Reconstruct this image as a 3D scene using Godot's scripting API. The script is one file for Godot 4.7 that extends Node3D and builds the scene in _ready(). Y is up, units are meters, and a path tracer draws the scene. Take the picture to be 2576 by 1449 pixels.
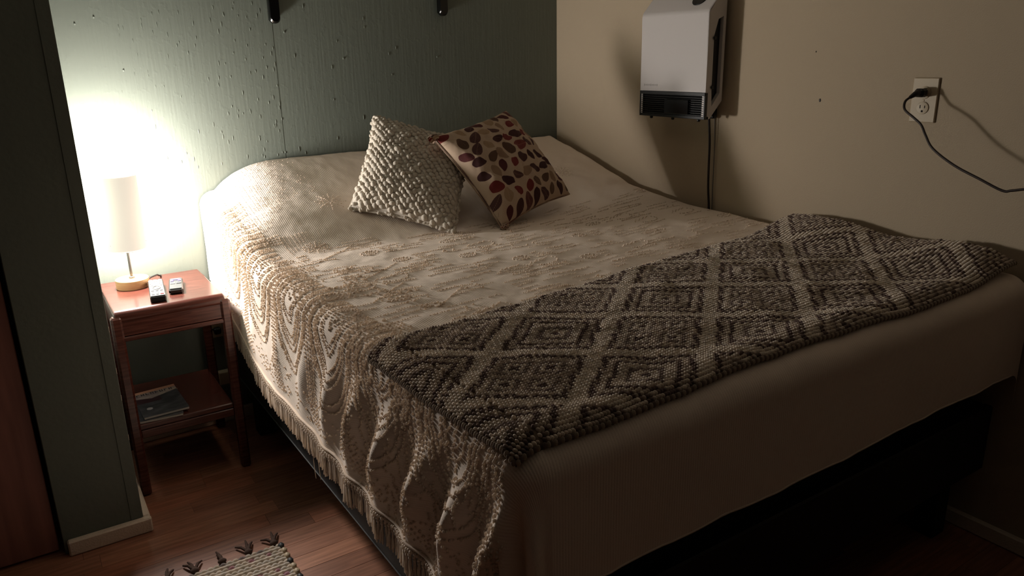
extends Node3D
# A bedroom corner at night, lit by one bedside lamp. Camera at (0, 1.3, 0); back wall z = -2.8, right wall x = 2.083.

const BACK := -2.8
const RIGHT := 2.083
const LAMP_AT := Vector3(0.270, 0.605, -2.667)

var rng := RandomNumberGenerator.new()
var noise := FastNoiseLite.new()
var M := {}
var taken := {}

# ---------------------------------------------------------------- mesh collector
class Acc:
	var v := PackedVector3Array()
	var n := PackedVector3Array()
	var t := PackedVector2Array()
	var c := PackedColorArray()
	var idx := PackedInt32Array()
	var tint := Color.WHITE
	var tinted := false

	func put(p: Vector3, nn: Vector3, uv: Vector2) -> void:
		v.append(p)
		n.append(nn)
		t.append(uv)
		if tinted:
			c.append(tint)

	func poly(pts: Array, center: Vector3, uvs: Array = []) -> void:
		var nn: Vector3 = (pts[2] - pts[0]).cross(pts[1] - pts[0])
		var mid := Vector3.ZERO
		for p in pts:
			mid += p
		mid /= pts.size()
		var rev := nn.dot(mid - center) < 0.0
		if rev:
			nn = -nn
		nn = nn.normalized()
		var b := v.size()
		for k in pts.size():
			var p: Vector3 = pts[k]
			put(p, nn, uvs[k] if uvs.size() > k else Vector2(p.x + p.z, p.y))
		for k in range(1, pts.size() - 1):
			if rev:
				idx.append_array([b, b + k + 1, b + k])
			else:
				idx.append_array([b, b + k, b + k + 1])

	func box(ctr: Vector3, size: Vector3, bev := 0.0, bs := Basis.IDENTITY) -> void:
		var h := size / 2.0
		bev = minf(bev, minf(h.x, minf(h.y, h.z)) * 0.98)
		var P := func(sx: float, sy: float, sz: float, ax: int) -> Vector3:
			var q := Vector3(sx * (h.x - (0.0 if ax == 0 else bev)), sy * (h.y - (0.0 if ax == 1 else bev)), sz * (h.z - (0.0 if ax == 2 else bev)))
			return ctr + bs * q
		var sg := [-1.0, 1.0]
		for s in sg:
			poly([P.call(s, -1, -1, 0), P.call(s, 1, -1, 0), P.call(s, 1, 1, 0), P.call(s, -1, 1, 0)], ctr)
			poly([P.call(-1, s, -1, 1), P.call(1, s, -1, 1), P.call(1, s, 1, 1), P.call(-1, s, 1, 1)], ctr)
			poly([P.call(-1, -1, s, 2), P.call(1, -1, s, 2), P.call(1, 1, s, 2), P.call(-1, 1, s, 2)], ctr)
		if bev <= 0.0:
			return
		for a in sg:
			for b in sg:
				poly([P.call(a, b, -1, 0), P.call(a, b, 1, 0), P.call(a, b, 1, 1), P.call(a, b, -1, 1)], ctr)
				poly([P.call(a, -1, b, 0), P.call(a, 1, b, 0), P.call(a, 1, b, 2), P.call(a, -1, b, 2)], ctr)
				poly([P.call(-1, a, b, 1), P.call(1, a, b, 1), P.call(1, a, b, 2), P.call(-1, a, b, 2)], ctr)
				for d in sg:
					poly([P.call(a, b, d, 0), P.call(a, b, d, 1), P.call(a, b, d, 2)], ctr)

	# convex outline in a plane (origin o, axes ux, uy), pushed out along uz by depth, with a bevel on the far edge
	func extrude(outline: Array, o: Vector3, ux: Vector3, uy: Vector3, uz: Vector3, depth: float, bev := 0.0) -> void:
		var mid2 := Vector2.ZERO
		for p in outline:
			mid2 += p
		mid2 /= outline.size()
		var back := []
		var side := []
		var front := []
		for p in outline:
			var q: Vector2 = p
			var w := o + ux * q.x + uy * q.y
			var inward := (mid2 - q).normalized() * bev
			back.append(w)
			side.append(w + uz * (depth - bev))
			front.append(w + ux * inward.x + uy * inward.y + uz * depth)
		var ctr := o + ux * mid2.x + uy * mid2.y + uz * depth * 0.5
		poly(back, ctr)
		poly(front, ctr)
		for k in outline.size():
			var m := (k + 1) % outline.size()
			poly([back[k], back[m], side[m], side[k]], ctr)
			if bev > 0.0:
				poly([side[k], side[m], front[m], front[k]], ctr)

	# smooth surface through a grid of points (index j * nu + i); outside is away from center, or up where center is null
	func grid(pts: PackedVector3Array, nu: int, nv: int, uvs: PackedVector2Array, center = null, cols := PackedColorArray()) -> void:
		var nn := PackedVector3Array()
		nn.resize(pts.size())
		var tri := PackedInt32Array()
		tri.resize((nu - 1) * (nv - 1) * 6)
		var w := 0
		var total := 0.0
		for j in nv - 1:
			for i in nu - 1:
				var a := j * nu + i
				var b := a + 1
				var d := a + nu
				var e := d + 1
				var f := (pts[e] - pts[a]).cross(pts[b] - pts[a]) + (pts[d] - pts[a]).cross(pts[e] - pts[a])
				nn[a] += f
				nn[b] += f
				nn[d] += f
				nn[e] += f
				total += f.y if center == null else f.dot((pts[a] + pts[e]) * 0.5 - center)
				tri[w] = a
				tri[w + 1] = b
				tri[w + 2] = e
				tri[w + 3] = a
				tri[w + 4] = e
				tri[w + 5] = d
				w += 6
		# share normals across closed seams
		for j in nv:
			var p := j * nu
			var q := j * nu + nu - 1
			if pts[p].distance_squared_to(pts[q]) < 1e-12:
				var s := nn[p] + nn[q]
				nn[p] = s
				nn[q] = s
		var sgn := -1.0 if total < 0.0 else 1.0
		var base := v.size()
		for k in pts.size():
			n.append((nn[k] * sgn).normalized() if nn[k].length_squared() > 1e-24 else Vector3.UP)
		v.append_array(pts)
		t.append_array(uvs)
		if tinted:
			if cols.size() == pts.size():
				c.append_array(cols)
			else:
				for k in pts.size():
					c.append(tint)
		for k in range(0, tri.size(), 3):
			idx.append(base + tri[k])
			if sgn > 0.0:
				idx.append(base + tri[k + 1])
				idx.append(base + tri[k + 2])
			else:
				idx.append(base + tri[k + 2])
				idx.append(base + tri[k + 1])

	func tube(path: Array, radii, sides := 8, caps := true) -> void:
		var pts := PackedVector3Array()
		var uvs := PackedVector2Array()
		var m := path.size()
		var side := Vector3.ZERO
		var rows := 0
		var length := 0.0
		for k in m:
			var d: Vector3 = (path[mini(k + 1, m - 1)] - path[maxi(k - 1, 0)]).normalized()
			if side == Vector3.ZERO:
				side = d.cross(Vector3.UP if absf(d.y) < 0.9 else Vector3.RIGHT).normalized()
			side = (side - d * side.dot(d)).normalized()
			var up := d.cross(side)
			var r: float = radii[k] if radii is Array else radii
			if k > 0:
				length += path[k].distance_to(path[k - 1])
			var reps := [r]
			if caps and k == 0:
				reps = [0.0, r]
			if caps and k == m - 1:
				reps = [r, 0.0]
			for q in reps:
				for s in sides + 1:
					var a := TAU * s / sides
					pts.append(path[k] + (side * cos(a) + up * sin(a)) * q)
					uvs.append(Vector2(float(s) / sides, length))
				rows += 1
		var mid: Vector3 = path[m / 2]
		# orientation from one ring: outward is away from the path
		grid(pts, sides + 1, rows, uvs, mid)

	func lathe(profile: Array, segs: int, o: Vector3, bs := Basis.IDENTITY) -> void:
		var pts := PackedVector3Array()
		var uvs := PackedVector2Array()
		var lo := 1e9
		var hi := -1e9
		for p in profile:
			lo = minf(lo, p.y)
			hi = maxf(hi, p.y)
			for s in segs + 1:
				var a := TAU * (s % segs) / segs
				pts.append(o + bs * Vector3(p.x * cos(a), p.y, p.x * sin(a)))
				uvs.append(Vector2(float(s) / segs, p.y))
		grid(pts, segs + 1, profile.size(), uvs, o + bs * Vector3(0, (lo + hi) / 2.0, 0))

	func blob(o: Vector3, r: Vector3, bs := Basis.IDENTITY, nu := 8, nv := 5) -> void:
		var pts := PackedVector3Array()
		var uvs := PackedVector2Array()
		for j in nv:
			var b := -PI / 2 + PI * j / (nv - 1)
			for i in nu + 1:
				var a := TAU * (i % nu) / nu
				pts.append(o + bs * Vector3(cos(b) * cos(a) * r.x, sin(b) * r.y, cos(b) * sin(a) * r.z))
				uvs.append(Vector2(float(i) / nu, float(j) / nv))
		grid(pts, nu + 1, nv, uvs, o)

	func mesh() -> ArrayMesh:
		var arr := []
		arr.resize(Mesh.ARRAY_MAX)
		arr[Mesh.ARRAY_VERTEX] = v
		arr[Mesh.ARRAY_NORMAL] = n
		arr[Mesh.ARRAY_TEX_UV] = t
		if tinted:
			arr[Mesh.ARRAY_COLOR] = c
		arr[Mesh.ARRAY_INDEX] = idx
		var m := ArrayMesh.new()
		m.add_surface_from_arrays(Mesh.PRIMITIVE_TRIANGLES, arr)
		return m

# ---------------------------------------------------------------- naming helpers
func numbered(called: String) -> String:
	if not taken.has(called):
		taken[called] = 0
		return called
	taken[called] += 1
	return "%s_%03d" % [called, taken[called]]

func thing(called: String, label: String, category: String, at := Vector3.ZERO, group := "") -> Node3D:
	var o := Node3D.new()
	o.name = numbered(called)
	add_child(o)
	o.position = at
	o.set_meta("label", label)
	o.set_meta("category", category)
	if group:
		o.set_meta("group", group)
	return o

func part(called: String, mesh: Mesh, m: Material, parent: Node3D, at := Vector3.ZERO) -> MeshInstance3D:
	var o := MeshInstance3D.new()
	o.name = called
	o.mesh = mesh
	o.material_override = m
	o.position = at
	parent.add_child(o, true)
	return o

func struct(called: String, label: String, mesh: Mesh, m: Material) -> MeshInstance3D:
	var o := MeshInstance3D.new()
	o.name = numbered(called)
	o.mesh = mesh
	o.material_override = m
	add_child(o)
	o.set_meta("kind", "structure")
	o.set_meta("label", label)
	return o

func boxmesh(ctr: Vector3, size: Vector3, bev := 0.0, bs := Basis.IDENTITY) -> ArrayMesh:
	var a := Acc.new()
	a.box(ctr, size, bev, bs)
	return a.mesh()

func span(lo: Vector3, hi: Vector3, bev := 0.0) -> ArrayMesh:
	return boxmesh((lo + hi) / 2.0, hi - lo, bev)

# ---------------------------------------------------------------- materials
func mat(color: Color, rough: float, metal := 0.0) -> StandardMaterial3D:
	var m := StandardMaterial3D.new()
	m.albedo_color = color
	m.roughness = rough
	m.metallic = metal
	return m

func noise_image(w: int, h: int, freq: float, sd: int, stretch_x := 1, stretch_y := 1) -> Image:
	var f := FastNoiseLite.new()
	f.seed = sd
	f.noise_type = FastNoiseLite.TYPE_SIMPLEX_SMOOTH
	f.frequency = freq
	f.fractal_octaves = 4
	var im := f.get_seamless_image(w / stretch_x, h / stretch_y)
	im.convert(Image.FORMAT_RGBA8)
	im.resize(w, h, Image.INTERPOLATE_CUBIC)
	return im

func bump(m: StandardMaterial3D, im: Image, relief_cm: float, tri_scale := Vector3.ZERO) -> void:
	m.heightmap_enabled = true
	m.heightmap_texture = ImageTexture.create_from_image(im)
	m.heightmap_scale = relief_cm
	if tri_scale != Vector3.ZERO:
		m.uv1_triplanar = true
		m.uv1_world_triplanar = true
		m.uv1_scale = tri_scale

func two_tone(im: Image, a: Color, b: Color) -> ImageTexture:
	var out := Image.create(im.get_width(), im.get_height(), false, Image.FORMAT_RGBA8)
	for y in im.get_height():
		for x in im.get_width():
			out.set_pixel(x, y, a.lerp(b, im.get_pixel(x, y).r))
	return ImageTexture.create_from_image(out)

func make_materials() -> void:
	# painted plywood: fine vertical grain and small lumps of paint
	var grain := noise_image(512, 512, 0.06, 3, 1, 16)
	var lumps := noise_image(512, 512, 0.03, 8)
	for y in 512:
		for x in 512:
			var k := maxf(0.0, lumps.get_pixel(x, y).r - 0.62) * 1.6 + grain.get_pixel(x, y).r * 0.6
			grain.set_pixel(x, y, Color(k, k, k))
	M.green = mat(Color(0.415, 0.442, 0.405), 0.6)
	bump(M.green, grain, 0.045, Vector3(2.2, 2.2, 2.2))
	M.green_dark = mat(Color(0.415, 0.442, 0.405), 0.6)
	bump(M.green_dark, lumps, 0.04, Vector3(3, 3, 3))
	M.tan = mat(Color(0.700, 0.633, 0.540), 0.85)
	bump(M.tan, noise_image(512, 512, 0.12, 21), 0.035, Vector3(3.5, 3.5, 3.5))
	M.ceiling = mat(Color(0.80, 0.78, 0.73), 0.9)
	bump(M.ceiling, noise_image(256, 256, 0.15, 22), 0.2, Vector3(4, 4, 4))
	M.trim = mat(Color(0.88, 0.815, 0.74), 0.6)
	bump(M.trim, lumps, 0.08, Vector3(9, 9, 9))
	M.red_wood = mat(Color(0.66, 0.45, 0.40), 0.5)
	var streak := noise_image(512, 512, 0.05, 5, 1, 16)
	M.red_wood.albedo_texture = two_tone(streak, Color(0.8, 0.8, 0.8), Color(1, 1, 1))
	M.red_wood.uv1_triplanar = true
	M.red_wood.uv1_world_triplanar = true
	# laminate boards: grain along x, a few tones
	var along := noise_image(512, 512, 0.05, 6, 16, 1)
	M.planks = []
	var tones := [Color(0.690, 0.480, 0.375), Color(0.650, 0.450, 0.350), Color(0.735, 0.515, 0.400), Color(0.610, 0.415, 0.320), Color(0.700, 0.465, 0.355)]
	var grain_map := two_tone(along, Color(0.72, 0.70, 0.68), Color(1, 1, 1))
	for k in tones.size():
		var m := mat(tones[k], 0.42)
		m.albedo_texture = grain_map
		m.uv1_triplanar = true
		m.uv1_world_triplanar = true
		m.uv1_scale = Vector3(2.5, 2.5, 2.5)
		m.uv1_offset = Vector3(0.37 * k, 0.19 * k, 0.23 * k)
		M.planks.append(m)
	M.joint = mat(Color(0.20, 0.12, 0.08), 0.8)
	# mahogany with a gloss
	M.mahogany = mat(Color(0.375, 0.215, 0.180), 0.22)
	M.mahogany.albedo_texture = two_tone(along, Color(0.66, 0.60, 0.58), Color(1, 1, 1))
	M.mahogany.uv1_triplanar = true
	M.mahogany.uv1_world_triplanar = true
	M.mahogany.uv1_scale = Vector3(4, 4, 4)
	# bedspread cloth: fine ribs
	var rib := Image.create(64, 64, false, Image.FORMAT_RGBA8)
	for y in 64:
		for x in 64:
			var k := 0.5 + 0.5 * sin(TAU * x / 8.0) * (0.75 + 0.25 * sin(TAU * y / 8.0))
			rib.set_pixel(x, y, Color(k, k, k))
	M.cloth = mat(Color(0.945, 0.882, 0.825), 0.92)
	M.cloth.metallic_specular = 0.15
	bump(M.cloth, rib, 0.045)
	M.cloth.uv1_scale = Vector3(22, 22, 22)
	M.tuft = mat(Color(0.945, 0.885, 0.825), 0.95)
	M.tuft.metallic_specular = 0.15
	M.tuft.backlight_enabled = true
	M.tuft.backlight = Color(0.80, 0.76, 0.70)
	M.black = mat(Color(0.028, 0.026, 0.028), 0.6)
	M.black_cloth = mat(Color(0.03, 0.028, 0.03), 0.95)
	M.black_plastic = mat(Color(0.055, 0.055, 0.06), 0.38)
	M.iron = mat(Color(0.025, 0.025, 0.027), 0.16)
	M.metal = mat(Color(0.62, 0.60, 0.57), 0.28, 1.0)
	M.grey_metal = mat(Color(0.42, 0.42, 0.41), 0.35, 0.8)
	M.pale_wood = mat(Color(0.80, 0.66, 0.48), 0.5)
	M.pale_wood.albedo_texture = two_tone(along, Color(0.82, 0.78, 0.72), Color(1, 1, 1))
	M.pale_wood.uv1_triplanar = true
	M.pale_wood.uv1_world_triplanar = true
	M.pale_wood.uv1_scale = Vector3(9, 9, 9)
	M.white_plastic = mat(Color(0.77, 0.745, 0.735), 0.5)
	M.faint = mat(Color(0.66, 0.635, 0.625), 0.5)
	M.ivory = mat(Color(0.72, 0.65, 0.54), 0.45)
	M.cable = mat(Color(0.13, 0.065, 0.04), 0.5)
	M.dark_cable = mat(Color(0.045, 0.035, 0.035), 0.5)
	M.knit = mat(Color(0.800, 0.765, 0.715), 1.0)
	M.knit.metallic_specular = 0.1
	M.knit.backlight_enabled = true
	M.knit.backlight = Color(0.70, 0.67, 0.62)
	M.knit_under = mat(Color(0.740, 0.705, 0.660), 1.0)
	M.knots = mat(Color.WHITE, 0.95)
	M.knots.vertex_color_use_as_albedo = true
	M.knots.metallic_specular = 0.15
	M.knots.backlight_enabled = true
	M.knots.backlight = Color(0.80, 0.80, 0.80)
	M.weave = mat(Color(0.40, 0.33, 0.27), 0.95)
	M.silver = mat(Color(0.32, 0.32, 0.315), 0.45)
	M.button_white = mat(Color(0.70, 0.69, 0.66), 0.5)
	M.button_grey = mat(Color(0.22, 0.23, 0.23), 0.5)
	M.button_purple = mat(Color(0.40, 0.34, 0.62), 0.45)
	M.button_red = mat(Color(0.72, 0.14, 0.16), 0.45)

# ---------------------------------------------------------------- bedspread surface
# u: across, 0 at the left edge of the bed, negative down its side; w: along, 0 at the wall, past 1.935 over the foot edge
const ROLL := 0.055
const EDGE_X := 0.53
const FOOT_W := 1.935
const HEM_U := -0.335
const HEM_W := 2.225

func ss(a: float, b: float, x: float) -> float:
	var k := clampf((x - a) / (b - a), 0.0, 1.0)
	return k * k * (3.0 - 2.0 * k)

func pillow_rise(x: float, z: float) -> float:
	var zz := z + 2.79
	var mid := (1.0 - 0.42 * ss(0.02, 0.34, zz)) * (1.0 - ss(0.24, 0.66, zz))
	var r := 0.0
	if zz < 0.27:
		r = lerpf(0.95, 0.62, zz / 0.27)
	elif zz < 0.52:
		r = lerpf(0.62, 0.25, (zz - 0.27) / 0.25)
	elif zz < 0.74:
		r = lerpf(0.25, 0.10, (zz - 0.52) / 0.22)
	else:
		r = lerpf(0.10, 0.0, clampf((zz - 0.74) / 0.5, 0, 1))
	return lerpf(mid, r, ss(1.55, 2.0, x))

func top_y(x: float, z: float) -> float:
	var t := clampf((x - EDGE_X) / 0.29, 0.0, 1.0)
	var e := sqrt(maxf(0.0, 1.0 - (1.0 - t) * (1.0 - t)))
	var g := pillow_rise(x, z)
	var seam := 0.022 * exp(-pow((x - 1.30) / 0.07, 2.0))
	return 0.75 + 0.010 * (x - EDGE_X) / 1.5 + g * (0.208 * e - seam) + 0.0045 * noise.get_noise_2d(x * 260.0, z * 260.0)

func bed_pos(u: float, w: float) -> Vector3:
	var ex := maxf(0.0, ROLL - u)
	var ez := maxf(0.0, w - FOOT_W)
	var x := EDGE_X + maxf(u, ROLL)
	var z := -2.79 + minf(w, FOOT_W)
	var y := 0.0
	if x > 2.03:
		var a := minf((x - 2.03) / 0.03, PI / 2)
		y = top_y(2.03, z) - 0.03 * (1.0 - cos(a)) - maxf(0.0, x - 2.03 - 0.03 * PI / 2)
		x = 2.03 + 0.03 * sin(a)
	else:
		y = top_y(x, z)
	var r := sqrt(ex * ex + ez * ez)
	if r > 0.0:
		var dx := ex / r
		var dz := ez / r
		var a := r / ROLL
		var out := ROLL * sin(minf(a, PI / 2))
		var drop := ROLL * (1.0 - cos(minf(a, PI / 2)))
		var dd := maxf(0.0, r - ROLL * PI / 2)
		drop += dd
		if dx > 0.0:
			drop *= 1.0 - 0.12 * pillow_rise(0.6, z) * dx
			var grow := ss(0.0, 0.15, dd) * (1.0 - 0.68 * ss(0.17, 0.30, dd))
			var q := w + 0.42 * dd
			var f := 0.0
			for k in FOLDS:
				f += k[1] * exp(-pow((q - k[0]) / k[2], 2.0))
			out += f * grow * dx
			out += 0.030 * grow * sin(atan2(ez, ex) * 7.0 + 0.4) * minf(1.0, dz * 3.0) * dx
			out += 0.003 * noise.get_noise_2d(w * 220.0, dd * 160.0) * grow
		if dz > 0.0:
			var grow2 := ss(0.0, 0.25, dd)
			out += 0.010 * grow2 * noise.get_noise_2d(x * 130.0 + dd * 40.0, 50.0) * dz
		x -= out * dx
		z += out * dz
		y -= drop
	return Vector3(x, y, z)

const FOLDS := [[0.62, 0.006, 0.05], [0.86, 0.008, 0.05], [1.08, 0.012, 0.045], [1.26, 0.022, 0.042], [1.42, 0.034, 0.040], [1.58, 0.042, 0.042], [1.73, 0.040, 0.036], [1.86, 0.036, 0.032], [1.98, 0.036, 0.03]]

func bed_frame_at(u: float, w: float) -> Transform3D:
	var p := bed_pos(u, w)
	var du := bed_pos(u + 0.004, w) - p
	var dw := bed_pos(u, w + 0.004) - p
	var nn := dw.cross(du).normalized()
	if nn.y < 0.0 and u > ROLL and w < FOOT_W:
		nn = -nn
	var ax := du.normalized()
	return Transform3D(Basis(ax, nn, ax.cross(nn)), p)

var tuft_at := []   # transforms

func add_tuft(u: float, w: float, size := 1.0, turn := 0.0) -> void:
	if u < HEM_U + 0.012 or u > 1.50 or w < 0.01 or w > HEM_W - 0.01:
		return
	# nothing grows beneath the throw
	if w > 1.50 - 0.11 * (u / 1.5) and w < 1.93 and u > 0.02:
		return
	var f := bed_frame_at(u + rng.randf_range(-0.0012, 0.0012), w + rng.randf_range(-0.0012, 0.0012))
	var k := size * rng.randf_range(0.8, 1.2)
	var b := f.basis * Basis(Vector3.UP, turn + rng.randf_range(-0.5, 0.5))
	f.basis = b.scaled_local(Vector3(k, k * rng.randf_range(0.85, 1.25), k * 0.85))
	tuft_at.append(f)

func tuft_line(a: Vector2, b: Vector2, gap := 0.0062, size := 0.88) -> void:
	var len := a.distance_to(b)
	var count := maxi(1, int(len / gap))
	var turn := -atan2(b.y - a.y, b.x - a.x)
	for k in count + 1:
		var p := a.lerp(b, float(k) / count)
		add_tuft(p.x, p.y, size, turn)

func tuft_curve(pts: Array, gap := 0.0062, size := 0.88) -> void:
	for k in pts.size() - 1:
		tuft_line(pts[k], pts[k + 1], gap, size)

func chenille() -> void:
	# field of short dashes, rings and small arcs over the middle of the bed
	for r in 9:
		for c in 11:
			var u := 0.09 + c * 0.135 + rng.randf_range(-0.04, 0.04) + (0.06 if r % 2 else 0.0)
			var w := 0.65 + r * 0.098 + rng.randf_range(-0.025, 0.025)
			var kind: int = [0, 0, 3, 1, 0, 2, 3, 0][rng.randi() % 8]
			if kind == 0:
				for k in 4:
					var l := rng.randf_range(0.03, 0.13)
					var s := rng.randf_range(-0.07, 0.04)
					tuft_line(Vector2(u + s, w + k * 0.024 - 0.04), Vector2(u + s + l, w + k * 0.024 - 0.046 + rng.randf_range(-0.008, 0.008)), 0.006, rng.randf_range(0.65, 0.9))
			elif kind == 1:
				var ring := []
				for k in 13:
					ring.append(Vector2(u + 0.026 * cos(TAU * k / 12.0), w + 0.018 * sin(TAU * k / 12.0)))
				tuft_curve(ring)
				tuft_line(Vector2(u - 0.010, w), Vector2(u + 0.014, w))
				for k in 3:
					tuft_line(Vector2(u + 0.045, w - 0.024 + k * 0.022), Vector2(u + 0.045 + rng.randf_range(0.02, 0.055), w - 0.028 + k * 0.022))
			elif kind == 2:
				var arc := []
				for k in 9:
					arc.append(Vector2(u + 0.05 * cos(-0.4 + 2.6 * k / 8.0), w - 0.02 + 0.035 * sin(-0.4 + 2.6 * k / 8.0)))
				tuft_curve(arc)
				for k in 4:
					tuft_line(Vector2(u - 0.045 + k * 0.02, w - 0.014 - k * 0.006), Vector2(u - 0.03 + k * 0.022, w - 0.028 - k * 0.006))
				tuft_line(Vector2(u - 0.03, w + 0.03), Vector2(u + 0.05, w + 0.026))
			else:
				for k in 3:
					var s := rng.randf_range(-0.04, 0.04)
					tuft_line(Vector2(u - 0.05 + s, w - 0.035 + k * 0.030), Vector2(u + 0.045 + s, w - 0.042 + k * 0.030 + rng.randf_range(-0.012, 0.012)), 0.006, 0.75)
				for k in 3:
					add_tuft(u + rng.randf_range(-0.03, 0.03), w + rng.randf_range(-0.02, 0.02), 1.2)
	# straight cut edges of the motifs
	for a in [[0.16, 0.74, 0.30, 0.62], [0.20, 0.98, 0.33, 0.88], [0.13, 1.18, 0.26, 1.07], [0.24, 1.30, 0.36, 1.20]]:
		tuft_line(Vector2(a[0], a[1]), Vector2(a[2], a[3]), 0.0055, 0.8)
	# nested swags down the side
	for s in 6:
		var wc := 0.36 + s * 0.285
		for k in 12:
			var rk := 0.014 + 0.0108 * k
			if k == 2 or k == 5 or k == 9:
				continue
			var sw := []
			var half := PI / 2
			for m in 17:
				var a := -half + 2.0 * half * m / 16.0
				sw.append(Vector2(0.08 - (0.04 + rk * 1.85) * cos(a), wc + rk * sin(a) + 0.006 * sin(a * 5.0 + s)))
			tuft_curve(sw, 0.0058, 0.85 + 0.02 * k)
		for k in 4:
			var wl := wc + 0.1425 + (k - 1.5) * 0.013
			var wavy := []
			for m in 15:
				wavy.append(Vector2(0.12 - 0.42 * m / 14.0, wl + 0.008 * sin(m * 0.9 + k * 0.3)))
			tuft_curve(wavy, 0.008, 1.0)
		for k in 46:
			add_tuft(rng.randf_range(-0.31, -0.22), wc + rng.randf_range(-0.12, 0.12), 1.0)
	# thick clusters between the swags and the throw
	for k in 24:
		var cu := rng.randf_range(0.0, 0.30)
		var cw := rng.randf_range(0.85, 1.42)
		for m in 14:
			add_tuft(cu + rng.randf_range(-0.03, 0.03), cw + rng.randf_range(-0.018, 0.018), 1.05)
	# towards the foot: broad stripes down the side and round the corner
	for s in 26:
		var w0 := 1.36 + s * 0.0245
		for m in 52:
			var u := 0.03 - 0.36 * m / 51.0
			if noise.get_noise_2d(w0 * 900.0, u * 300.0) > -0.12:
				add_tuft(u, w0 + 0.006 * sin(u * 40.0) + rng.randf_range(-0.006, 0.006), 1.1)
	# stars and rows of beads over the pillows
	for st in [[0.34, 0.36, 0.050], [0.20, 0.60, 0.040], [0.60, 0.34, 0.045], [1.02, 0.40, 0.045], [1.30, 0.36, 0.045]]:
		for k in 8:
			var a := TAU * k / 8.0 + 0.2
			var d := Vector2(cos(a), sin(a))
			tuft_line(Vector2(st[0], st[1]) + d * 0.009, Vector2(st[0], st[1]) + d * st[2], 0.0065, 0.8)
			for m in 2:
				var d2 := Vector2(cos(a + 0.39), sin(a + 0.39))
				add_tuft(st[0] + d2.x * (0.026 + 0.012 * m), st[1] + d2.y * (0.026 + 0.012 * m), 0.8)
	for r in 62:
		var u := -0.21 + r * 0.0088
		var w_to := 0.54 - 0.26 * ss(0.0, 0.25, u)
		for m in int(w_to / 0.0072):
			var wm := 0.02 + m * 0.0072
			if noise.get_noise_2d(u * 500.0, m * 6.0) > -0.28 and rng.randf() > ss(0.06, 0.30, u) * 0.9 and rng.randf() > ss(0.30, 0.56, wm):
				add_tuft(u, wm, 0.58)
	for tr in [[0.12, 0.50, 0.24], [0.05, 0.70, 0.22]]:
		for k in 8:
			tuft_line(Vector2(tr[0] + k * 0.012, tr[1]), Vector2(tr[0] + k * 0.012, tr[1] + tr[2] * (1.0 - k / 8.0) * 0.5), 0.008, 0.6)

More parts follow.
